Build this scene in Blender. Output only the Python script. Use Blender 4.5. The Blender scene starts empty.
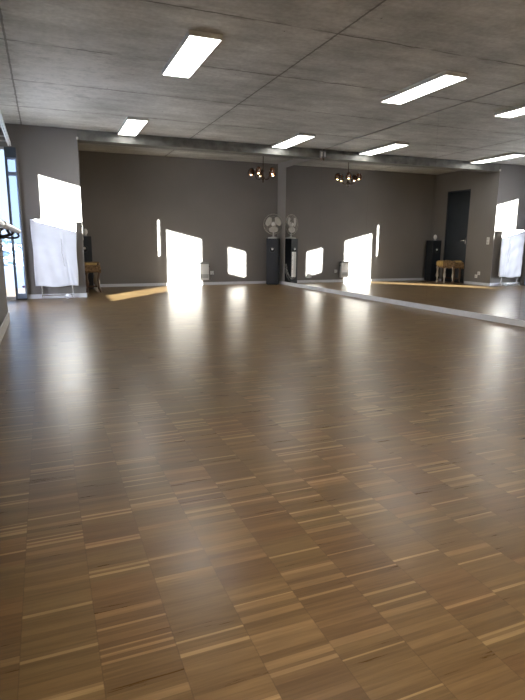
import bpy, bmesh, math, random
from mathutils import Vector, Matrix
random.seed(7)
C = bpy.context.scene.collection
S = bpy.context.scene
R = math.radians

# ---------------------------------------------------------------- camera
CAM_H, YAW, PITCH, ROLL = 0.917, R(21.962), R(11.193), R(0.45)
fw = Vector((math.sin(YAW)*math.cos(PITCH), math.cos(YAW)*math.cos(PITCH), -math.sin(PITCH)))
rt = Vector((math.cos(YAW), -math.sin(YAW), 0)); up = rt.cross(fw)
r2 = rt*math.cos(ROLL)+up*math.sin(ROLL); u2 = up*math.cos(ROLL)-rt*math.sin(ROLL)
cd = bpy.data.cameras.new('camera'); cam = bpy.data.objects.new('camera', cd); C.objects.link(cam)
M4 = Matrix((r2, u2, -fw)).transposed().to_4x4(); M4.translation = (0, 0, CAM_H); cam.matrix_world = M4
cd.sensor_fit = 'HORIZONTAL'; cd.sensor_width = 36; cd.lens = 535.14/525*36; cd.clip_start = .02
S.camera = cam

# ---------------------------------------------------------------- world, sun, exposure
w = bpy.data.worlds.new('world'); S.world = w; w.use_nodes = True
wn = w.node_tree.nodes; wl = w.node_tree.links
bg = wn['Background']; bg.inputs['Strength'].default_value = .4
tc = wn.new('ShaderNodeTexCoord'); sp = wn.new('ShaderNodeSeparateXYZ'); cr = wn.new('ShaderNodeValToRGB')
wl.new(tc.outputs['Generated'], sp.inputs[0]); wl.new(sp.outputs['Z'], cr.inputs[0]); wl.new(cr.outputs[0], bg.inputs['Color'])
cr.color_ramp.elements[0].position = 0.0; cr.color_ramp.elements[0].color = (.72, .83, 1, 1)
cr.color_ramp.elements[1].position = .5; cr.color_ramp.elements[1].color = (.33, .55, 1, 1)
sd = bpy.data.lights.new('sun', 'SUN'); sun = bpy.data.objects.new('sun', sd); C.objects.link(sun)
sd.energy = 34; sd.angle = R(0.55); sd.color = (1, .93, .82)
sun.rotation_euler = Vector((.78, 1, -.195)).to_track_quat('-Z', 'Y').to_euler()
sun.location = (-8, -10, 6)
S.view_settings.view_transform = 'Standard'; S.view_settings.look = 'None'
S.view_settings.exposure = 2.12; S.view_settings.gamma = 1; S.view_settings.use_curve_mapping = False
LAMP = 3.8      # strength of the LED panels

# ---------------------------------------------------------------- room numbers (metres)
XL, XR = -.44, 5.105          # near left wall, mirror wall
XG = -.70                     # glazing line
YB, YN, XB, H = 11.80, 9.65, .623, 2.719
YF = -3.5
WT = .2

# ---------------------------------------------------------------- materials
def mat(name, col, rough=.6, metal=0, noise=0, nscale=8, bump=0, bscale=60, spec=.5, coat=0):
    m = bpy.data.materials.new(name); m.use_nodes = True
    n = m.node_tree.nodes; l = m.node_tree.links; b = n['Principled BSDF']
    b.inputs['Roughness'].default_value = rough; b.inputs['Metallic'].default_value = metal
    b.inputs['Specular IOR Level'].default_value = spec; b.inputs['Coat Weight'].default_value = coat
    t = n.new('ShaderNodeTexCoord')
    if noise:
        nz = n.new('ShaderNodeTexNoise'); nz.inputs['Scale'].default_value = nscale; nz.inputs['Detail'].default_value = 5
        l.new(t.outputs['Object'], nz.inputs['Vector'])
        r = n.new('ShaderNodeValToRGB'); l.new(nz.outputs['Fac'], r.inputs[0])
        r.color_ramp.elements[0].position = .3; r.color_ramp.elements[1].position = .7
        r.color_ramp.elements[0].color = (*[c*(1-noise) for c in col], 1)
        r.color_ramp.elements[1].color = (*[min(1, c*(1+noise)) for c in col], 1)
        l.new(r.outputs[0], b.inputs['Base Color'])
    else:
        b.inputs['Base Color'].default_value = (*col, 1)
    if bump:
        nz = n.new('ShaderNodeTexNoise'); nz.inputs['Scale'].default_value = bscale; nz.inputs['Detail'].default_value = 4
        l.new(t.outputs['Object'], nz.inputs['Vector'])
        bp = n.new('ShaderNodeBump'); bp.inputs['Strength'].default_value = bump; bp.inputs['Distance'].default_value = .01
        l.new(nz.outputs['Fac'], bp.inputs['Height']); l.new(bp.outputs[0], b.inputs['Normal'])
    return m

def emit(name, col, s):
    m = bpy.data.materials.new(name); m.use_nodes = True; n = m.node_tree.nodes
    b = n['Principled BSDF']; b.inputs['Base Color'].default_value = (*col, 1)
    b.inputs['Emission Color'].default_value = (*col, 1); b.inputs['Emission Strength'].default_value = s
    return m

def glassy(name, tint, refl=.08, frost=0):
    m = bpy.data.materials.new(name); m.use_nodes = True; n = m.node_tree.nodes; l = m.node_tree.links
    n.remove(n['Principled BSDF']); out = n['Material Output']
    t = n.new('ShaderNodeBsdfTransparent'); t.inputs[0].default_value = (*tint, 1)
    g = n.new('ShaderNodeBsdfGlossy'); g.inputs['Roughness'].default_value = .02
    fr = n.new('ShaderNodeLayerWeight'); fr.inputs[0].default_value = .5
    pw = n.new('ShaderNodeMath'); pw.operation = 'POWER'; l.new(fr.outputs['Facing'], pw.inputs[0]); pw.inputs[1].default_value = 5
    ma = n.new('ShaderNodeMath'); ma.operation = 'MULTIPLY_ADD'; l.new(pw.outputs[0], ma.inputs[0]); ma.inputs[1].default_value = .9; ma.inputs[2].default_value = .03
    mx = n.new('ShaderNodeMixShader'); l.new(ma.outputs[0], mx.inputs[0])
    src = t
    if frost:
        tr = n.new('ShaderNodeBsdfTranslucent'); tr.inputs[0].default_value = (.52, .54, .62, 1)
        m2 = n.new('ShaderNodeMixShader'); m2.inputs[0].default_value = frost
        if frost > .95: tr.inputs[0].default_value = (.50, .45, .39, 1)
        l.new(t.outputs[0], m2.inputs[1]); l.new(tr.outputs[0], m2.inputs[2]); src = m2
    l.new(src.outputs[0], mx.inputs[1]); l.new(g.outputs[0], mx.inputs[2]); l.new(mx.outputs[0], out.inputs[0])
    return m

class NB:      # tiny node-math builder
    def __init__(s, m): s.n = m.node_tree.nodes; s.l = m.node_tree.links
    def put(s, i, v):
        if hasattr(v, 'is_output'): s.l.new(v, i)
        else: i.default_value = v
    def m(s, op, a, b=0.0, c=None):
        x = s.n.new('ShaderNodeMath'); x.operation = op; s.put(x.inputs[0], a); s.put(x.inputs[1], b)
        if c is not None: s.put(x.inputs[2], c)
        return x.outputs[0]
    def noise(s, vec, scale, detail=4, rough=.5):
        x = s.n.new('ShaderNodeTexNoise'); x.inputs['Scale'].default_value = scale
        x.inputs['Detail'].default_value = detail; x.inputs['Roughness'].default_value = rough
        s.l.new(vec, x.inputs['Vector']); return x.outputs['Fac']
    def comb(s, x, y, z=0.0):
        v = s.n.new('ShaderNodeCombineXYZ'); s.put(v.inputs[0], x); s.put(v.inputs[1], y); s.put(v.inputs[2], z); return v.outputs[0]
    def ramp(s, f, els):
        r = s.n.new('ShaderNodeValToRGB'); s.l.new(f, r.inputs[0]); e = r.color_ramp.elements
        while len(e) < len(els): e.new(.5)
        for k, (p, c) in enumerate(els): e[k].position = p; e[k].color = (*c, 1)
        return r.outputs[0]
    def mix(s, f, a, b, t='MIX'):
        x = s.n.new('ShaderNodeMix'); x.data_type = 'RGBA'; x.blend_type = t
        s.put(x.inputs[0], f); s.put(x.inputs[6], a); s.put(x.inputs[7], b); return x.outputs[2]
    def white(s, vec):
        x = s.n.new('ShaderNodeTexWhiteNoise'); x.noise_dimensions = '3D'; s.l.new(vec, x.inputs['Vector']); return x.outputs['Value']

def floor_material():
    m = bpy.data.materials.new('oak_parquet'); m.use_nodes = True; nb = NB(m); n = nb.n; l = nb.l
    b = n['Principled BSDF']; t = n.new('ShaderNodeTexCoord'); sp = n.new('ShaderNodeSeparateXYZ')
    l.new(t.outputs['Object'], sp.inputs[0]); x, y = sp.outputs[0], sp.outputs[1]
    u = nb.m('DIVIDE', nb.m('ADD', x, .11+1.68), .168); col = nb.m('FLOOR', u); fu = nb.m('FRACT', u)
    v = nb.m('ADD', nb.m('DIVIDE', y, .0225), nb.m('MULTIPLY', nb.white(nb.comb(col, 3.3)), 1.0))
    row = nb.m('FLOOR', v); fv = nb.m('FRACT', v)
    rnd = nb.white(nb.comb(col, row, 1.7))
    base = nb.ramp(rnd, [(0, (.152, .098, .044)), (.4, (.172, .112, .051)), (.75, (.194, .127, .058)), (.9, (.224, .147, .069)), (.985, (.29, .2, .1))])
    thin = nb.m('MULTIPLY', nb.m('GREATER_THAN', nb.white(nb.comb(col, row, 5.5)), .86), nb.m('LESS_THAN', fv, nb.m('ADD', nb.m('MULTIPLY', rnd, .45), .2)))
    base = nb.mix(nb.m('MULTIPLY', thin, .85), base, (.38, .275, .145, 1))
    blk = nb.white(nb.comb(col, nb.m('FLOOR', nb.m('DIVIDE', row, 7.0)), 9.1))
    base = nb.mix(1.0, base, nb.ramp(blk, [(0, (.74, .73, .72)), (.3, (.86, .80, .76)), (.6, (.80, .83, .80)), (1, (.98, .98, .96))]), 'MULTIPLY')
    gv = nb.comb(nb.m('MULTIPLY', x, 6.0), nb.m('MULTIPLY', y, 110.0), nb.m('MULTIPLY', rnd, 40))
    gr = nb.noise(gv, 1.0, 5, .6)
    base = nb.mix(1.0, base, nb.ramp(gr, [(.25, (.74, .71, .68)), (.7, (1.16, 1.16, 1.16))]), 'MULTIPLY')
    big = nb.noise(t.outputs['Object'], .55, 3)
    base = nb.mix(1.0, base, nb.ramp(big, [(.3, (.92, .92, .92)), (.7, (1.06, 1.05, 1.04))]), 'MULTIPLY')
    e1 = nb.m('LESS_THAN', nb.m('MINIMUM', fu, nb.m('SUBTRACT', 1.0, fu)), .008)
    e2 = nb.m('MULTIPLY', nb.m('LESS_THAN', fv, .05), .5)
    ed = nb.m('MULTIPLY', nb.m('MAXIMUM', e1, e2), .32)
    base = nb.mix(ed, base, (.06, .035, .018, 1))
    l.new(base, b.inputs['Base Color'])
    rr = nb.m('ADD', nb.m('MULTIPLY', gr, .10), nb.m('ADD', nb.m('MULTIPLY', rnd, .04), .235))
    l.new(rr, b.inputs['Roughness'])
    b.inputs['Specular IOR Level'].default_value = .4
    bp = n.new('ShaderNodeBump'); bp.inputs['Strength'].default_value = .12; bp.inputs['Distance'].default_value = .001
    l.new(nb.m('SUBTRACT', nb.m('MULTIPLY', nb.noise(nb.comb(nb.m('MULTIPLY', x, 9.0), nb.m('MULTIPLY', y, 60.0), rnd), 1.0, 2), 1.0), ed), bp.inputs['Height'])
    l.new(bp.outputs[0], b.inputs['Normal'])
    return m

def ceiling_material():
    m = bpy.data.materials.new('raw_concrete'); m.use_nodes = True; nb = NB(m); n = nb.n; l = nb.l
    b = n['Principled BSDF']; t = n.new('ShaderNodeTexCoord'); o = t.outputs['Object']; sp = n.new('ShaderNodeSeparateXYZ')
    l.new(o, sp.inputs[0]); x, y = sp.outputs[0], sp.outputs[1]
    n1 = nb.noise(o, .9, 6, .6); n2 = nb.noise(nb.comb(nb.m('MULTIPLY', x, 1.6), nb.m('MULTIPLY', y, 5.0), 4.0), 1.0, 7, .65)
    n3 = nb.noise(o, 22, 4, .6)
    base = nb.ramp(n1, [(.32, (.34, .342, .325)), (.5, (.455, .457, .438)), (.68, (.575, .577, .555))])
    base = nb.mix(1.0, base, nb.ramp(n2, [(.3, (.76, .755, .745)), (.52, (1, 1, 1)), (.70, (1.22, 1.22, 1.20))]), 'MULTIPLY')
    base = nb.mix(1.0, base, nb.ramp(n3, [(.3, (.86, .86, .85)), (.7, (1.10, 1.10, 1.10))]), 'MULTIPLY')
    # pale rough patches, also painting in light bounced from the windows
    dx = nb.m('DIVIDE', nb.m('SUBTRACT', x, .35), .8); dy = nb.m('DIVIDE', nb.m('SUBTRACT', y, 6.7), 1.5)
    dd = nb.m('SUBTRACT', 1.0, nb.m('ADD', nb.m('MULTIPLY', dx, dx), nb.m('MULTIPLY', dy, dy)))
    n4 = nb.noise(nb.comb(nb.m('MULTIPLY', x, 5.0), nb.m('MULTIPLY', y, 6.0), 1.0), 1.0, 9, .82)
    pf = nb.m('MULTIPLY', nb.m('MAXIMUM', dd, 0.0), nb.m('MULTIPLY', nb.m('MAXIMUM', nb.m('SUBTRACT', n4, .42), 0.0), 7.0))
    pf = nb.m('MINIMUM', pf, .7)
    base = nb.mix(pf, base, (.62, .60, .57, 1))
    wob = nb.m('MULTIPLY', nb.m('SUBTRACT', nb.noise(o, 2.2, 3), .5), .06)
    wob2 = nb.m('MULTIPLY', nb.m('SUBTRACT', nb.noise(o, 9, 3), .5), .03)
    yy = nb.m('ADD', y, nb.m('ADD', wob, wob2))
    # plank joints across the room every 1.3 m
    fy = nb.m('FRACT', nb.m('DIVIDE', nb.m('ADD', yy, -4.5+1.3*20), 1.3))
    dyj = nb.m('MULTIPLY', nb.m('MINIMUM', fy, nb.m('SUBTRACT', 1.0, fy)), 1.3)
    brk = nb.ramp(nb.noise(o, 1.7, 3), [(.36, (0, 0, 0)), (.52, (1, 1, 1))])
    j1 = nb.m('MULTIPLY', nb.m('LESS_THAN', dyj, .011), brk)
    # long joints along the room
    xx = nb.m('ADD', x, nb.m('MULTIPLY', wob2, .6))
    fx = nb.m('FRACT', nb.m('DIVIDE', nb.m('ADD', xx, .2+2.7*5), 2.7))
    dxj = nb.m('MULTIPLY', nb.m('MINIMUM', fx, nb.m('SUBTRACT', 1.0, fx)), 2.7)
    j2 = nb.m('LESS_THAN', dxj, .010)
    n5 = nb.noise(nb.comb(nb.m('MULTIPLY', x, 4.0), nb.m('MULTIPLY', y, 10.0), 2.0), 1.0, 6, .75)
    sm = nb.m('MAXIMUM', nb.m('SUBTRACT', 1.0, nb.m('DIVIDE', nb.m('MINIMUM', dyj, dxj), .10)), 0.0)
    sm = nb.m('MINIMUM', nb.m('MULTIPLY', sm, nb.m('MULTIPLY', nb.m('MAXIMUM', nb.m('SUBTRACT', n5, .46), 0.0), 4.5)), .6)
    base = nb.mix(sm, base, (.17, .155, .135, 1))
    sc = nb.ramp(n5, [(.62, (0, 0, 0)), (.74, (1, 1, 1))])
    base = nb.mix(nb.m('MULTIPLY', sc, .35), base, (.22, .205, .18, 1))
    j = nb.m('MULTIPLY', nb.m('MAXIMUM', j1, j2), .75)
    base = nb.mix(j, base, (.07, .062, .055, 1))
    # a few small dark flecks
    fl = nb.m('MULTIPLY', nb.m('GREATER_THAN', nb.noise(nb.comb(nb.m('MULTIPLY', x, 14.0), nb.m('MULTIPLY', y, 7.0), 8.0), 1.0, 1), .80), .7)
    base = nb.mix(fl, base, (.09, .08, .07, 1))
    l.new(base, b.inputs['Base Color']); b.inputs['Roughness'].default_value = .62
    bp = n.new('ShaderNodeBump'); bp.inputs['Strength'].default_value = .35; bp.inputs['Distance'].default_value = .006
    l.new(nb.m('SUBTRACT', n2, j), bp.inputs['Height']); l.new(bp.outputs[0], b.inputs['Normal'])
    return m

M = dict(
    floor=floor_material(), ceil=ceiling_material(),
    wall=mat('taupe_wall_paint', (.192, .180, .170), .75, noise=.05, nscale=1.3, bump=.06, bscale=90),
    pier=mat('grey_wall_paint', (.34, .325, .31), .75, noise=.04, nscale=2, bump=.1, bscale=90),
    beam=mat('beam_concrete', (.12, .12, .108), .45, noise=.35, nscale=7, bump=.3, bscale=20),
    white=mat('white_trim_paint', (.68, .70, .74), .4, noise=.03, nscale=9),
    cream=mat('cream_trim_paint', (.62, .60, .56), .5, noise=.03, nscale=9),
    out=mat('outer_render', (.5, .5, .5), .9, noise=.05),
    slate=mat('slate_frame', (.055, .075, .105), .45, noise=.1, nscale=12),
    blue=mat('blue_grey_frame', (.22, .30, .45), .45, noise=.06, nscale=12),
    glass=glassy('window_glass', (.93, .97, 1)), frost=glassy('frosted_fill_glass', (.5, .55, .6), frost=.85),  # frosting added to spread sunlight onto the covered board
    bluefilm=glassy('blue_tinted_glass', (.80, .88, .98)),
    fill_pane=glassy('fill_window_glass', (0, 0, 0), frost=.97),  # pane of the added fill window
    black=mat('black_metal', (.012, .012, .014), .4, noise=.1, nscale=20),
    spk=mat('blue_black_laminate', (.011, .015, .021), .42, noise=.12, nscale=14, bump=.05),
    cone=mat('speaker_cone', (.008, .009, .011), .6, noise=.1), ring=mat('speaker_ring', (.05, .055, .06), .35, noise=.1),
    chrome=mat('brushed_steel', (.62, .62, .62), .25, 1, noise=.05, nscale=30),
    grey=mat('grey_plastic', (.22, .22, .22), .5, noise=.05), lgrey=mat('light_grey_plastic', (.5, .5, .49), .45, noise=.03),
    wplastic=mat('white_plastic', (.75, .75, .74), .35, noise=.02),
    blade=mat('pale_fan_blade', (.52, .51, .47), .35, noise=.04), wire=mat('fan_guard_wire', (.45, .43, .38), .35, .6, noise=.05),
    sheet=mat('white_plastic_sheet', (.76, .79, .86), .35, noise=.03, nscale=5),
    barre=mat('pale_barre_wood', (.82, .80, .76), .3, noise=.08, nscale=14),
    bronze=mat('dark_bronze', (.045, .028, .018), .4, .7, noise=.2, nscale=30),
    amber=mat('amber_brown_shade', (.07, .024, .008), .2, noise=.25, nscale=40, coat=.5),
    bulb=emit('bulb_glow', (1, .72, .38), 9), led=emit('led_diffuser', (1, .985, .95), LAMP),
    door=mat('anthracite_door', (.024, .032, .043), .4, noise=.08, nscale=4, bump=.04),
    ochre=mat('ochre_upholstery', (.46, .31, .10), .85, noise=.25, nscale=24, bump=.4, bscale=120),
    fur=mat('brown_woven_throw', (.17, .105, .05), .95, noise=.55, nscale=28, bump=.8, bscale=70),
    wood=mat('dark_walnut', (.085, .045, .024), .4, noise=.3, nscale=16), tan=mat('tan_wood', (.30, .18, .09), .45, noise=.25, nscale=14),
    cream_leg=mat('cream_painted_wood', (.55, .50, .42), .45, noise=.12, nscale=18),
    hedge=mat('hazy_hedge_leaves', (.30, .38, .46), .9, noise=.3, nscale=5, bump=.8, bscale=8),  # blue-grey haze painted into the leaf colour
    ground=mat('pale_paving', (.12, .16, .24), .9, noise=.12, nscale=2),
    mauve=mat('mauve_sticker', (.30, .12, .22), .6, noise=.05),
    brownp=mat('brown_clip', (.16, .10, .07), .6, noise=.1),
)
mm = bpy.data.materials.new('mirror_silver'); mm.use_nodes = True; b_ = mm.node_tree.nodes['Principled BSDF']
b_.inputs['Base Color'].default_value = (.93, .93, .92, 1); b_.inputs['Metallic'].default_value = 1; b_.inputs['Roughness'].default_value = 0
M['mirror'] = mm

# ---------------------------------------------------------------- mesh helpers
def bx(bm, x0, x1, y0, y1, z0, z1, bev=0):
    g = bmesh.ops.create_cube(bm, size=1)['verts']
    for v in g:
        v.co = Vector(((x0+x1)/2+v.co.x*(x1-x0), (y0+y1)/2+v.co.y*(y1-y0), (z0+z1)/2+v.co.z*(z1-z0)))
    if bev:
        es = list({e for v in g for e in v.link_edges})
        bmesh.ops.bevel(bm, geom=es, offset=bev, segments=2, affect='EDGES', profile=.5)
def tube(bm, pts, rad, n=10, cap=True):
    pts = [Vector(p) for p in pts]; rs = rad if isinstance(rad, (list, tuple)) else [rad]*len(pts)
    prev = None; rings = []; u = None
    for i, p in enumerate(pts):
        d = (pts[min(i+1, len(pts)-1)]-pts[max(i-1, 0)]).normalized()
        if u is None:
            a = Vector((0, 0, 1)) if abs(d.z) < .9 else Vector((1, 0, 0)); u = d.cross(a).normalized()
        else: u = (u-d*u.dot(d)).normalized()
        v = d.cross(u)
        rings.append([bm.verts.new(p+(u*math.cos(k*2*math.pi/n)+v*math.sin(k*2*math.pi/n))*rs[i]) for k in range(n)])
    for a, b in zip(rings, rings[1:]):
        for k in range(n): bm.faces.new((a[k], a[(k+1) % n], b[(k+1) % n], b[k]))
    if cap:
        bm.faces.new(rings[0][::-1]); bm.faces.new(rings[-1])
def lathe(bm, prof, c=(0, 0, 0), n=24, axis='Z', sx=1, sy=1, cap=True):
    rings = []
    for r, z in prof:
        ring = []
        for k in range(n):
            a = 2*math.pi*k/n; p = (r*math.cos(a)*sx, r*math.sin(a)*sy, z)
            if axis == 'Y': p = (p[0], z, p[1])
            if axis == 'X': p = (z, p[0], p[1])
            ring.append(bm.verts.new(Vector(p)+Vector(c)))
        rings.append(ring)
    for a, b in zip(rings, rings[1:]):
        for k in range(n): bm.faces.new((a[k], a[(k+1) % n], b[(k+1) % n], b[k]))
    if cap:
        bm.faces.new(rings[0][::-1]); bm.faces.new(rings[-1])
def ring(bm, c, r, t, n=40, m=6, axis='Y'):
    pts = []
    for k in range(n+1):
        a = 2*math.pi*k/n
        pts.append(Vector(c)+(Vector((r*math.cos(a), 0, r*math.sin(a))) if axis == 'Y' else Vector((r*math.cos(a), r*math.sin(a), 0))))
    tube(bm, pts, t, m, cap=False)
def obj(name, bm, m, parent=None, smooth=False):
    bmesh.ops.recalc_face_normals(bm, faces=bm.faces)
    me = bpy.data.meshes.new(name); bm.to_mesh(me); bm.free()
    if m: me.materials.append(m if not isinstance(m, str) else M[m])
    if smooth:
        for p in me.polygons: p.use_smooth = True
        try: me.set_sharp_from_angle(angle=R(40))
        except Exception: pass
    o = bpy.data.objects.new(name, me); C.objects.link(o)
    if parent: o.parent = parent
    return o
def nb_(): return bmesh.new()
def thing(name, label, cat, loc=(0, 0, 0), rz=0, group=None):
    o = bpy.data.objects.new(name, None); C.objects.link(o); o.location = loc; o.rotation_euler = (0, 0, rz)
    o.empty_display_size = .1; o['label'] = label; o['category'] = cat
    if group: o['group'] = group
    return o
def tag(o, label, cat, group=None):
    o['label'] = label; o['category'] = cat
    if group: o['group'] = group
    return o
def struct(name, bm, m):
    o = obj(name, bm, m); o['kind'] = 'structure'; return o
def boxes(*bb):
    bm = nb_()
    for b in bb: bx(bm, *b)
    return bm
def dup(root, loc, label, group=None):
    r = root.copy(); C.objects.link(r); r.location = loc; r['label'] = label
    if group: r['group'] = group
    for ch in list(root.children):
        c = ch.copy(); C.objects.link(c); c.parent = r
        for g in ch.children:
            d = g.copy(); C.objects.link(d); d.parent = c
    return r

# ---------------------------------------------------------------- structure
struct('floor', boxes((XG-.08, XR+WT, YF-.2, YB+WT, -.1, 0)), 'floor')
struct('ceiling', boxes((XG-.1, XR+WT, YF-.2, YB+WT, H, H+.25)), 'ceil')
struct('wall_right', boxes((XR+.014, XR+WT, YF, YB+WT, 0, H), (XR, XR+.014, 11.34, YB, 0, H), (XR, XR+.014, 9.96, 11.34, 2.59, H)), 'pier')
struct('wall_back', boxes((XB-.2, XR+.014, YB, YB+WT, 0, H)), 'wall')
struct('wall_front', boxes((XG-.1, XR+.014, YF-.2, YF, 0, H)), 'wall')
# left wall: thick, with a high window opening, ends at 6.8; then a thin glazed run
XO = -.52
WC = (5.57, 6.223, 1.348, 1.945)
WF = (-2.6, 1.6, .9, 2.2)  # opening for an unseen window added as fill light
struct('wall_left', boxes((XO, XL, YF, WF[0], 0, H), (XO, XL, WF[1], WC[0], 0, H), (XO, XL, WF[0], WF[1], 0, WF[2]), (XO, XL, WF[0], WF[1], WF[3], H),
    (XO, XL, WC[1], 6.95, 0, H), (XO, XL, WC[0], WC[1], 0, WC[2]), (XO, XL, WC[0], WC[1], WC[3], H), (XG-.06, XO, 6.2, 6.28, 0, H),
    (XG-.06, XG, 6.28, 9.55, 2.17, H), (XG-.06, XG, 6.28, 7.70, 2.015, 2.17), (XG-.06, XG, 7.70, 7.83, 0, 2.17), (XG-.06, XG, 8.76, 9.55, 0, 2.17), (XG-.06, XG, 6.28, 7.70, 0, .42)), 'wall')
# the projecting corner (alcove wall): front face, side face with the door opening, head above the glazed strip
DY0, DY1, DH = 10.51, 11.30, 2.25
struct('wall_alcove', boxes((-.305, XB-.0, YN, YN+.14, 0, H), (XG-.06, -.305, YN, YN+.14, 2.35, H),
    (XB-.14, XB, YN+.14, DY0, 0, H), (XB-.14, XB, DY1, YB, 0, H), (XB-.14, XB, DY0, DY1, DH, H)), 'wall')
struct('wall_outer', boxes((-.305, -.2, YN+.14, YB, 0, H)), 'out')
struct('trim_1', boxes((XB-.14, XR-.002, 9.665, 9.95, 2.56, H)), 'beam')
struct('trim_2', boxes((XB-.02, XB+.012, 9.64, 9.665, 2.56, 2.60)), 'cream')
# baseboards
bt = .013
struct('baseboard_back', boxes((XB, XR-.018, YB-bt, YB, 0, .062)), 'white')
struct('baseboard_alcove', boxes((-.29, XB+bt, YN-bt, YN, 0, .07), (XB, XB+bt, YN, DY0-.03, 0, .062), (XB, XB+bt, DY1+.02, YB-bt, 0, .062)), 'white')
struct('baseboard_left', boxes((XL, XL+bt, YF, 6.95+bt, 0, .11), (XO, XL, 6.95, 6.95+bt, 0, .11)), 'cream')
struct('baseboard_right', boxes((XR-.018, XR+.014, YF, YB, 0, .072)), 'white')
# windows in the left wall
def window(name, y0, y1, z0, z1, frame, splits=(), f=.045, x=XG-.03, low=None, th=.05):
    bm = nb_()
    bx(bm, x-th/2, x+th/2, y0, y0+f, z0, z1); bx(bm, x-th/2, x+th/2, y1-f, y1, z0, z1)
    bx(bm, x-th/2, x+th/2, y0+f, y1-f, z0, z0+f); bx(bm, x-th/2, x+th/2, y0+f, y1-f, z1-f, z1)
    for s in splits: bx(bm, x-th/2, x+th/2, y0+f, y1-f, s-f/2, s+f/2)
    fr = struct(name, bm, frame)
    zs = [z0+f]+[v for s in splits for v in (s-f/2, s+f/2)]+[z1-f]
    for k in range(0, len(zs), 2):
        obj('pane', boxes((x-.004, x+.004, y0+f, y1-f, zs[k], zs[k+1])), 'frost' if (low and k == 0) else 'glass', fr)
    return fr
window('window_1', WC[0]-.03, WC[1]+.03, WC[2]-.03, WC[3]+.03, 'white', f=.03, x=XO-.02, th=.03)
window('window_2', 6.26, 7.72, .39, 2.04, 'slate', f=.03)
window('window_3', 7.81, 8.785, .0, 2.192, 'slate', splits=(1.39,), f=.022, low=True)  # frosted lower pane is unseen, added to brighten the board with diffused sun
w5 = window('window_fill', WF[0]-.03, WF[1]+.03, WF[2]-.03, WF[3]+.03, 'white', f=.03, x=XO-.02, th=.03)  # added behind the camera to fill the room with soft light
w5.children[0].data.materials[0] = M['fill_pane']
# narrow glazed end unit facing the room, beside the alcove wall
yg = 9.54
bm = nb_()
bx(bm, -.70, -.672, yg-.03, yg+.03, 0, 2.35); bx(bm, -.672, -.47, yg-.03, yg+.03, 0, .055); bx(bm, -.672, -.47, yg-.03, yg+.03, 2.31, 2.35)
fr = struct('window_4', bm, 'white'); obj('pane', boxes((-.672, -.47, yg-.004, yg+.004, .055, 2.31)), 'glass', fr)
struct('trim_3', boxes((-.47, -.445, yg-.04, yg+.04, 0, 2.35)), 'slate')
bm = nb_()
bx(bm, -.445, -.432, yg-.025, yg+.025, .02, 2.2); bx(bm, -.325, -.305, yg-.025, yg+.025, .02, 2.2)
bx(bm, -.432, -.325, yg-.025, yg+.025, .02, .10); bx(bm, -.432, -.325, yg-.025, yg+.025, 1.93, 1.99); bx(bm, -.432, -.325, yg-.025, yg+.025, 2.17, 2.2)
dr = struct('door_1', bm, 'blue')
obj('pane', boxes((-.432, -.325, yg-.004, yg+.004, .10, 1.93), (-.432, -.325, yg-.004, yg+.004, 1.99, 2.17)), 'bluefilm', dr)
obj('top_panel', boxes((-.445, -.305, yg-.035, yg+.03, 2.2, 2.35)), 'slate', dr)
obj('door_sill', boxes((-.445, -.305, yg-.04, yg+.03, 0, .02)), 'black', dr)
bm = nb_(); tube(bm, [(-.32, yg-.03, .885), (-.32, yg-.07, .885), (-.40, yg-.075, .885)], .009); obj('door_handle', bm, 'chrome', dr, True)
bm = nb_(); lathe(bm, [(.001, -.001), (.02, -.001), (.02, .001), (.001, .001)], (-.345, yg-.008, .21), axis='Y'); obj('sticker', bm, 'mauve', dr)
struct('trim_4', boxes((-.305, -.29, YN-.13, YN+.001, 0, 2.35)), 'wall')
# door in the side face of the alcove wall
bm = nb_(); bx(bm, XB-.075, XB-.03, DY0+.025, DY1-.025, .005, DH-.025)
d2 = struct('door_2', bm, 'door')
obj('door_frame', boxes((XB-.12, XB+.008, DY0, DY0+.025, 0, DH), (XB-.12, XB+.008, DY1-.025, DY1, 0, DH), (XB-.12, XB+.008, DY0+.025, DY1-.025, DH-.025, DH)), 'door', d2)
bm = nb_(); tube(bm, [(XB-.03, DY0+.075, 1.04), (XB+.03, DY0+.075, 1.04), (XB+.034, DY0+.085, 1.04), (XB+.034, DY0+.19, 1.04)], .010)
bx(bm, XB-.032, XB-.024, DY0+.055, DY0+.095, .95, 1.09, .002); obj('door_handle', bm, 'chrome', d2, True)
bm = nb_(); bx(bm, XB-.35, XB-.2, DY0-.2, DY1+.1, 0, H); struct('wall_corridor', bm, 'wall')

# ---------------------------------------------------------------- outdoors
o = struct('ground', boxes((-40, XG-.07, -30, 60, -.3, -.12), (XG-.07, -.31, 9.9, 60, -.3, -.12), (-.30, 40, 12.2, 60, -.3, -.12)), 'ground')
bm = nb_()
bmesh.ops.create_grid(bm, x_segments=60, y_segments=14, size=.5)
for v in bm.verts:
    a, h = v.co.x, v.co.y+.5
    v.co = Vector((-9+a*18, 26+math.sin(a*31)*.5+random.uniform(-.25, .25)+h*.6, -.12+h*(1.3+.45*math.sin(a*23)+random.uniform(-.12, .12))))
hd = obj('hedge', bm, 'hedge'); md = hd.modifiers.new('thick', 'SOLIDIFY'); md.thickness = 1.2; md.offset = -1
tag(hd, 'dim bluish hedge line seen through the narrow glass at far left', 'hedge')

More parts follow.
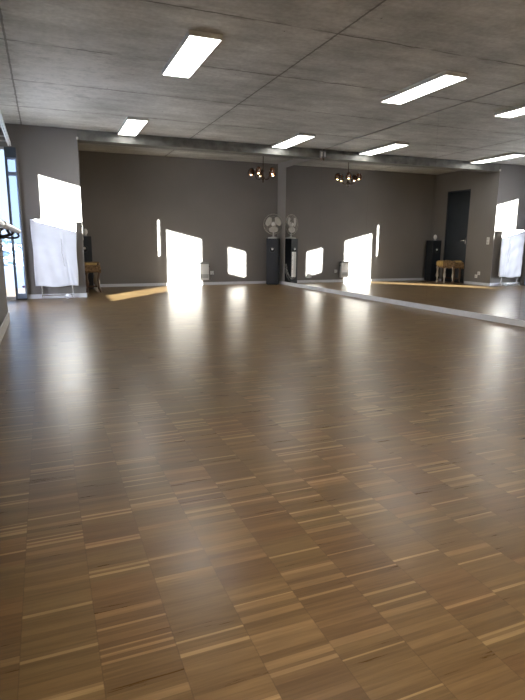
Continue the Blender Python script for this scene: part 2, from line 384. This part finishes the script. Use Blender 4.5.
# ---------------------------------------------------------------- mirrors
MT = {}
names_ = ['narrow-looking far mirror panel behind the beam beside the fan', 'mirror panel just in front of the beam reflecting the chandelier',
          'mirror panel reflecting the bright sun patch on the back wall', 'mirror panel reflecting the dark door and ochre bench',
          'nearest mirror panel at the right edge of the photo', 'mirror panel beyond the right edge beside the nearest one']
y1 = 11.335
for k in range(9):
    y0 = y1-1.672 if k < 8 else YF+.02
    top = 2.585 if k == 0 else H-.012
    bm = nb_(); c = (y0+y1)/2; hh = (y1-y0)/2-.0006
    bx(bm, -.005, .0, -hh, hh, .075, top)
    if k < 6 or True:
        o = obj('mirror_panel', bm, 'mirror'); o.location = (XR+.006, c, 0); o.rotation_euler = (0, 0, R(MT.get(k, 0)))
        lab = names_[k] if k < 6 else 'floor-to-ceiling mirror panel on the right wall behind the camera'
        tag(o, lab, 'mirror', 'mirror panels along the right wall')
    y1 = y0
    if y1 < YF+1.6: break

# ---------------------------------------------------------------- ceiling lights
def ceiling_light(loc, label):
    t = thing('ceiling_light', label, 'ceiling light', loc, R(-.35), 'flat LED panels on the ceiling')
    bm = nb_(); L, W, f = .602, .15, .010
    bx(bm, -W, W, -L, -L+f, -.045, 0); bx(bm, -W, W, L-f, L, -.045, 0)
    bx(bm, -W, -W+f, -L+f, L-f, -.045, 0); bx(bm, W-f, W, -L+f, L-f, -.045, 0); bx(bm, -W+f, W-f, -L+f, L-f, -.006, 0)
    obj('frame', bm, 'lgrey', t); obj('diffuser', boxes((-W+f, W-f, -L+f, L-f, -.043, -.03)), 'led', t)
    return t
t0 = ceiling_light((1.433, 5.515, H), 'large lit LED panel at upper left, nearest on the left row')
dup(t0, (1.40, 9.0-.01, H), 'small lit LED panel touching the beam at left, end of left row')
dup(t0, (4.183, 5.52, H), 'long lit LED panel nearest in the row beside the mirrors')
dup(t0, (4.167, 9.02, H), 'lit LED panel touching the beam above the fan, end of right row')
for x in (1.43, 4.18):
    for y in (2.0, -1.5): dup(t0, (x, y, H), 'lit LED ceiling panel overhead, outside the photo', 'flat LED panels on the ceiling')

# ---------------------------------------------------------------- junction box on beam
t = thing('junction_box', 'small pale junction box on the beam end beside the mirror', 'junction box', (XR-.055, 9.665, 2.56))
bm = nb_(); bx(bm, -.0, .046, -.055, 0, .0, .12, .008); obj('housing', bm, 'grey', t)
bm = nb_(); bx(bm, .008, .040, -.060, -.055, .02, .10, .003); obj('cover', bm, 'lgrey', t)
bm = nb_(); tube(bm, [(.028, -.02, .0), (.028, -.02, -.05)], .014); obj('cable_gland', bm, 'brownp', t, True)

# ---------------------------------------------------------------- curtain rail over the glazing, left
t = thing('window_track', 'white double track running over the windows at far left', 'rail', (-.385, 8.1, 2.38))
obj('rail', boxes((-.022, -.004, -1.28, 1.36, -.02, .03)), 'wplastic', t)
obj('rail', boxes((.006, .022, -1.28, 1.36, -.02, .03)), 'wplastic', t)
for yy in (-1.2, -.5, .2, .9, 1.3): obj('bracket', boxes((-.3, .02, yy-.012, yy+.012, .03, .05)), 'lgrey', t)

# ---------------------------------------------------------------- ballet barre
def barre(y0, y1, z, label):
    t = thing('ballet_barre', label, 'barre', (-.20, (y0+y1)/2, z), 0, 'ballet barres on the left wall')
    h = (y1-y0)/2; bm = nb_(); lathe(bm, [(.001, -h-.006), (.016, -h-.004), (.021, -h), (.021, h), (.016, h+.004), (.001, h+.006)], axis='Y'); obj('rail', bm, 'barre', t, True)
    for s in (-h+.35, h-.30):
        bm = nb_(); r = .009
        tube(bm, [(-.235, s, -.06), (-.02, s, -.06), (.0, s, -.055), (.012, s, -.045), (.0, s, -.018)], r)
        tube(bm, [(-.12, s, -.06), (-.05, s, -.035), (-.018, s, -.012)], r*.9)
        bx(bm, -.24, -.228, s-.03, s+.03, -.15, -.04, .002); obj('bracket', bm, 'black', t, True)
    return t
barre(3.3, 5.38, 1.012, 'pale wooden barre whose far end shows at the left edge')
barre(1.1, 3.13, 1.008, 'pale wooden barre, its end just touching the left edge of photo')

# ---------------------------------------------------------------- tower loudspeakers
def speaker(cx, cy, rz, label):
    t = thing('tower_loudspeaker', label, 'loudspeaker', (cx, cy, 0), rz, 'pair of dark tower loudspeakers')
    bm = nb_(); bx(bm, -.14, .14, -.13, .13, .015, 1.045, .006); obj('cabinet', bm, 'spk', t)
    bm = nb_(); bx(bm, -.12, .12, -.12, .12, 0, .016); obj('plinth', bm, 'black', t)
    bm = nb_(); lathe(bm, [(.062, 0), (.070, -.006), (.062, -.010), (.056, -.006)], (0, -.13, .79), axis='Y', n=28, cap=False); obj('driver_ring', bm, 'ring', t, True)
    bm = nb_(); lathe(bm, [(.058, -.004), (.03, .008), (.001, .012)], (0, -.134, .79), axis='Y', n=28, cap=False)
    bmesh.ops.translate(bm, verts=bm.verts, vec=(0, -.006, 0)); obj('cone', bm, 'cone', t, True)
    bm = nb_(); lathe(bm, [(.026, 0), (.022, -.012), (.012, -.020), (.001, -.023)], (0, -.133, .81), axis='Y', n=20); obj('tweeter', bm, 'wplastic', t, True)
    return t
speaker(4.895, 11.53, R(-31), 'dark tower loudspeaker in the right back corner, carrying the fan')
speaker(.755, 11.55, 0, 'dark tower loudspeaker in the left alcove corner behind the bench')

# ---------------------------------------------------------------- desk fan
f = thing('desk_fan', 'pale round desk fan with wire guard on a dark tower speaker', 'fan', (4.888, 11.51, 1.046), R(-30))
bm = nb_(); lathe(bm, [(.118, 0), (.122, .010), (.115, .022), (.06, .034), (.03, .040)], n=32, sx=1.05); obj('base', bm, 'lgrey', f, True)
bm = nb_(); lathe(bm, [(.022, .03), (.018, .08), (.018, .14), (.026, .20)], n=20); obj('neck', bm, 'lgrey', f, True)
ZC = .318
bm = nb_(); lathe(bm, [(.001, .10), (.045, .095), (.060, .06), (.062, .0), (.05, -.03), (.001, -.035)], (0, .03, ZC), axis='Y', n=24); obj('motor_housing', bm, 'lgrey', f, True)
bm = nb_(); lathe(bm, [(.001, -.045), (.03, -.043), (.04, -.03), (.04, 0)], (0, -.01, ZC), axis='Y', n=24); obj('hub', bm, 'wplastic', f, True)
for k in range(3):
    bm = nb_(); g = []; a0 = R(32+120*k)
    NR, NA = 7, 9
    for i in range(NR+1):
        q = i/NR; r = .035+.150*q; half = (.25+.58*math.sin(min(1, q*1.15)*math.pi*.66))*(1 if q < .8 else (.86 if q < .95 else .62))
        g.append([bm.verts.new((r*math.cos(a0+half*s*1.0), -.025+.030*s*(1-.3*q), ZC+r*math.sin(a0+half*s))) for s in [(-1+2*j/NA) for j in range(NA+1)]])
    for a, b in zip(g, g[1:]):
        for j in range(NA): bm.faces.new((a[j], a[j+1], b[j+1], b[j]))
    o = obj('blade', bm, 'blade', f, True); md = o.modifiers.new('t', 'SOLIDIFY'); md.thickness = .003
bm = nb_()
for r, yy in ((.225, -.02), (.215, -.055), (.17, -.08), (.11, -.092), (.05, -.096)): ring(bm, (0, yy, ZC), r, .0014)
for r, yy in ((.215, .02), (.16, .05), (.09, .07)): ring(bm, (0, yy, ZC), r, .0014)
for k in range(36):
    a = 2*math.pi*k/36; c_, s_ = math.cos(a), math.sin(a)
    tube(bm, [(r*c_, yy, ZC+r*s_) for r, yy in ((.045, -.096), (.11, -.092), (.17, -.08), (.215, -.055), (.225, -.02), (.215, .02), (.16, .05), (.07, .072))], .0011, 4)
obj('guard', bm, 'wire', f, True)
bm = nb_(); ring(bm, (0, -.018, ZC), .228, .004); obj('guard_rim', bm, 'wire', f, True)

# power strip and leads beside the corner speaker
t = thing('power_strip', 'white upright power strip fixed low on the mirror beside corner speaker', 'power strip', (5.092, 10.855, .205))
bm = nb_(); bx(bm, -.022, .012, -.035, .035, 0, .55, .004); obj('housing', bm, 'wplastic', t)
for k in range(5):
    bm = nb_(); lathe(bm, [(.018, 0), (.018, -.002), (.014, -.002), (.014, .0)], (-.022, 0, .07+k*.10), axis='X', n=16); obj('socket', bm, 'lgrey', t)
bm = nb_(); pts = [(4.985, 11.28+.02*math.sin(k*.8), .95-.06*k if k < 11 else .29-.035*(k-10)) for k in range(11)]
tube(bm, [(5.095, 11.27, .48), (5.095, 11.23, .36), (5.095, 11.16, .27), (5.095, 11.06, .20), (5.09, 10.95, .15), (5.085, 10.87, .17), (5.08, 10.86, .203)], .0035, 8)
tag(obj('fan_cord', bm, 'lgrey', None, True), 'thin pale cord looping down the mirror to the white power strip', 'cord', 'leads by the corner speaker')
bm = nb_(); tube(bm, [(5.095, 11.30, .38), (5.095, 11.26, .28), (5.095, 11.17, .18), (5.092, 11.05, .11), (5.09, 10.95, .09), (5.08, 10.80, .085)], .0035, 8)
tag(obj('speaker_cord', bm, 'grey', None, True), 'thin grey cord hanging lowest along the mirror beside corner speaker', 'cord', 'leads by the corner speaker')

# outlet on the mirror
t = thing('socket_box', 'small grey socket box low on the mirror near the corner', 'socket', (XR-.0, 10.09, .27))
bm = nb_(); bx(bm, -.035, .0, -.045, .045, -.035, .045, .006); obj('housing', bm, 'lgrey', t)
bm = nb_(); lathe(bm, [(.022, 0), (.022, -.003), (.018, -.003), (.016, .004)], (-.036, 0, .005), axis='X', n=18); obj('outlet', bm, 'grey', t)

# ---------------------------------------------------------------- heater on back wall
t = thing('wall_heater', 'small white convector heater on the back wall at sun patch edge', 'heater', (3.30, YB, .115))
bm = nb_(); bx(bm, -.10, .105, -.115, -.012, 0, .36, .010); obj('casing', bm, 'wplastic', t)
bm = nb_(); bx(bm, -.104, .109, -.119, -.01, .36, .395, .006); obj('top_grille', bm, 'grey', t)
bm = nb_()
for k in range(7): bx(bm, -.09, .09, -.121, -.114, .05+.012*k, .056+.012*k)
obj('front_grille', bm, 'grey', t)
bm = nb_(); bx(bm, -.06, -.03, -.012, .0, .05, .30); bx(bm, .03, .06, -.012, .0, .05, .30); obj('wall_bracket', bm, 'grey', t)
bm = nb_(); lathe(bm, [(.012, 0), (.012, .02), (.01, .024)], (.112, -.06, .30), axis='X', n=14); obj('thermostat_knob', bm, 'black', t)
t = thing('wall_socket', 'white plug and socket beside the heater on the back wall', 'socket', (3.505, YB, .27))
bm = nb_(); bx(bm, -.04, .04, -.014, 0, -.04, .04, .004); obj('plate', bm, 'wplastic', t)
bm = nb_(); lathe(bm, [(.024, 0), (.022, -.03), (.010, -.045)], (0, -.012, 0), axis='Y', n=16); obj('plug', bm, 'wplastic', t, True)
bm = nb_(); tube(bm, [(0, -.05, -.0), (.0, -.055, -.05), (-.02, -.045, -.12), (-.05, -.03, -.18), (-.08, -.03, -.16)], .004); obj('cord', bm, 'grey', t, True)

# ---------------------------------------------------------------- alcove side wall: switch and sockets
t = thing('light_switch', 'pale double light switch plate on the wall left of sun patch', 'switch', (XB, 9.82, 1.03))
bm = nb_(); bx(bm, 0, .010, -.04, .04, -.08, .08, .004); obj('plate', bm, 'wplastic', t)
for z in (-.037, .037):
    bm = nb_(); bx(bm, .010, .016, -.028, .028, z-.028, z+.028, .003); obj('rocker', bm, 'lgrey', t)
for (y, z, lab) in ((10.02, .275, 'upper pale wall socket low on the side wall by door'), (10.10, .20, 'lower pale wall socket with plug on side wall by door')):
    t = thing('wall_socket', lab, 'socket', (XB, y, z))
    bm = nb_(); bx(bm, 0, .012, -.04, .04, -.04, .04, .004); obj('plate', bm, 'wplastic', t)
    bm = nb_(); lathe(bm, [(.02, 0), (.02, .004), (.015, .004), (.014, -.001)], (.012, 0, 0), axis='X', n=16); obj('outlet', bm, 'lgrey', t)

# ---------------------------------------------------------------- bench in the alcove
t = thing('padded_bench', 'low padded bench with ochre seat and brown throw in the left alcove', 'bench', (.81, 10.86, 0))
L, W = .33, .13
bm = nb_(); bx(bm, -W+.01, W-.01, -L+.01, L-.01, .37, .42, .012); obj('seat_frame', bm, 'tan', t)
bm = nb_(); bx(bm, -W-.006, W+.006, -L-.01, L+.01, .40, .545, .045); obj('seat_cushion', bm, 'ochre', t, True)
# brown throw draped over the near half
bm = nb_(); g = []
NU, NV = 22, 16
for i in range(NU+1):
    s = -1+2*i/NU; row = []
    for j in range(NV+1):
        yy = -L-.03+(L+.06)*j/NV; a = abs(s)
        if a < .6: px, pz = (W+.018)*s/.6, .552+.012*math.sin(9*yy+s*5)
        else:
            px = math.copysign(W+.020+.008*math.sin(j*1.3), s); pz = .552-(a-.6)/.4*(.17+.03*math.sin(j*.9+s))
        if j < 4: yy = -L-.022; pz = min(pz, .552-(4-j)*.045)
        row.append(bm.verts.new((px, yy, pz)))
    g.append(row)
for a, b in zip(g, g[1:]):
    for j in range(NV): bm.faces.new((a[j], a[j+1], b[j+1], b[j]))
o = obj('throw', bm, 'fur', t, True); md = o.modifiers.new('t', 'SOLIDIFY'); md.thickness = .012
legp = [(.030, .40), (.034, .36), (.022, .33), (.020, .26), (.034, .20), (.036, .16), (.020, .11), (.016, .06), (.026, .03), (.024, 0)]
for (x, y, m) in ((W-.03, -L+.04, 'cream_leg'), (W-.03, L-.04, 'cream_leg'), (W-.03, .02, 'cream_leg'), (-W+.03, -L+.04, 'wood'), (-W+.03, L-.04, 'wood')):
    bm = nb_(); lathe(bm, legp, (x, y, 0), n=16); obj('leg', bm, m, t, True)
bm = nb_(); tube(bm, [(W-.02, -L+.005, .54), (W+.0, -L-.0, .40), (W-.03, -L+.01, .22), (W-.02, -L, .08), (W+.02, -L-.01, .0)], [.022, .024, .016, .020, .026]); obj('side_bracket', bm, 'wood', t, True)
obj('stretcher', boxes((-W+.03, -W+.05, -L+.05, L-.05, .10, .125), (-W+.04, W-.04, -L+.03, -L+.05, .10, .125)), 'wood', t)

# ornament and small item on the left speaker
t = thing('ornament', 'small white rounded ornament on top of the alcove speaker', 'ornament', (.79, 11.47, 1.046))
bm = nb_(); lathe(bm, [(.030, 0), (.032, .010), (.014, .02), (.014, .03)], n=20); obj('foot', bm, 'lgrey', t, True)
bm = nb_(); lathe(bm, [(.001, .024), (.03, .034), (.045, .07), (.042, .11), (.024, .14), (.001, .148)], n=24); obj('body', bm, 'wplastic', t, True)
t = thing('small_box', 'small grey box beside the white ornament on alcove speaker', 'box', (.70, 11.57, 1.046))
bm = nb_(); bx(bm, -.025, .025, -.05, .05, 0, .07, .006); obj('housing', bm, 'grey', t); obj('lid', boxes((-.02, .02, -.045, .045, .07, .074)), 'lgrey', t)

# ---------------------------------------------------------------- chandelier
t = thing('chandelier', 'five-armed bronze chandelier with amber shades hanging behind the beam', 'chandelier', (4.135, 10.30, H))
bm = nb_(); lathe(bm, [(.001, 0), (.055, -.002), (.05, -.02), (.015, -.035)], n=24); obj('ceiling_rose', bm, 'bronze', t, True)
bm = nb_(); tube(bm, [(0, 0, -.03), (0, 0, -.34)], .008); obj('stem', bm, 'bronze', t, True)
bm = nb_(); lathe(bm, [(.010, -.32), (.022, -.35), (.03, -.38), (.016, -.41), (.014, -.46), (.034, -.50), (.04, -.525), (.02, -.55), (.012, -.57), (.018, -.585), (.001, -.61)], n=20); obj('hub', bm, 'bronze', t, True)
for k in range(5):
    a = R(72*k+10); c_, s_ = math.cos(a), math.sin(a); P = lambda r, z: (r*c_, r*s_, z)
    bm = nb_(); tube(bm, [P(.02, -.515), P(.07, -.545), (P(.12, -.53)), P(.155, -.48), P(.165, -.42), P(.175, -.36), P(.20, -.325), P(.232, -.325), P(.235, -.345)], .007, 8)
    arm = obj('arm', bm, 'bronze', t, True)
    sh = nb_(); lathe(sh, [(.016, -.325), (.034, -.335), (.056, -.365), (.064, -.42), (.056, -.455), (.053, -.453), (.060, -.418), (.052, -.368), (.02, -.34)], P(.235, 0), n=22, cap=False); obj('shade', sh, 'amber', arm, True)
    bl = nb_(); lathe(bl, [(.001, -.460), (.014, -.455), (.020, -.442), (.016, -.42), (.010, -.39), (.010, -.35)], P(.235, 0), n=16); obj('bulb', bl, 'bulb', arm, True)

# ---------------------------------------------------------------- white sheeted board
YS = 9.54
t = thing('covered_board', 'tall board wrapped in white plastic sheet on thin steel legs by wall', 'board', (.170, YS, 0))
bm = nb_(); NU, NV = 46, 70; g = []
for i in range(NU+1):
    row = []; s = i/NU
    for j in range(NV+1):
        q = j/NV
        x = -.343+.686*s+.010*math.sin(q*9)*(s-.5)
        x += -.012*(1-q)*(1-2*s)*-1
        z = .205+1.075*q+(.012*math.sin(s*8+1) if q < .02 else 0)
        d = .006*math.sin(s*21+q*5)*(1-q)+.010*math.exp(-((s-.66-.10*(1-q))/.035)**2)*(1-q*.5)
        d += .012*math.exp(-((s-.86+.16*q)/.03)**2)*max(0, 1-q*1.4)+.009*math.exp(-((s-.97+.30*q)/.025)**2)*max(0, 1-q*1.6)
        d += .004*math.sin(q*26+s*7)
        row.append(bm.verts.new((x, -.022-d, z)))
    g.append(row)
for a, b in zip(g, g[1:]):
    for j in range(NV): bm.faces.new((a[j], a[j+1], b[j+1], b[j]))
o = obj('plastic_sheet', bm, 'sheet', t, True); md = o.modifiers.new('t', 'SOLIDIFY'); md.thickness = .002
bm = nb_(); bx(bm, -.325, .325, -.012, .012, .23, 1.272, .004); obj('panel', bm, 'wplastic', t)
for s in (-1, 1):
    bm = nb_(); tube(bm, [(s*.24, 0, .24), (s*.24, 0, .03)], .008); obj('leg', bm, 'chrome', t, True)
    bm = nb_(); tube(bm, [(s*.24, -.12, .014), (s*.24, -.11, .024), (s*.24, .0, .034), (s*.24, .07, .024), (s*.24, .08, .014)], .009); obj('foot', bm, 'lgrey', t, True)
obj('cross_bar', boxes((-.24, .24, -.006, .006, .052, .066)), 'chrome', t)
bm = nb_(); tube(bm, [(.10, -.05, .98), (.105, -.055, .85), (.10, -.055, .75), (.12, -.058, .65), (.125, -.055, .545), (.145, -.055, .535)], .003); obj('cord', bm, 'grey', t, True)
bm = nb_()
bmesh.ops.create_icosphere(bm, subdivisions=3, radius=.05)
for v in bm.verts:
    v.co *= 1+.25*math.sin(v.co.x*90)*math.cos(v.co.y*70+v.co.z*60); v.co.z = v.co.z*.75+.04
o = obj('plastic_bag', bm, 'sheet', None, False); o.location = (.33, 9.48, 0)
tag(o, 'small crumpled clear-white plastic on floor by the board leg', 'bag')
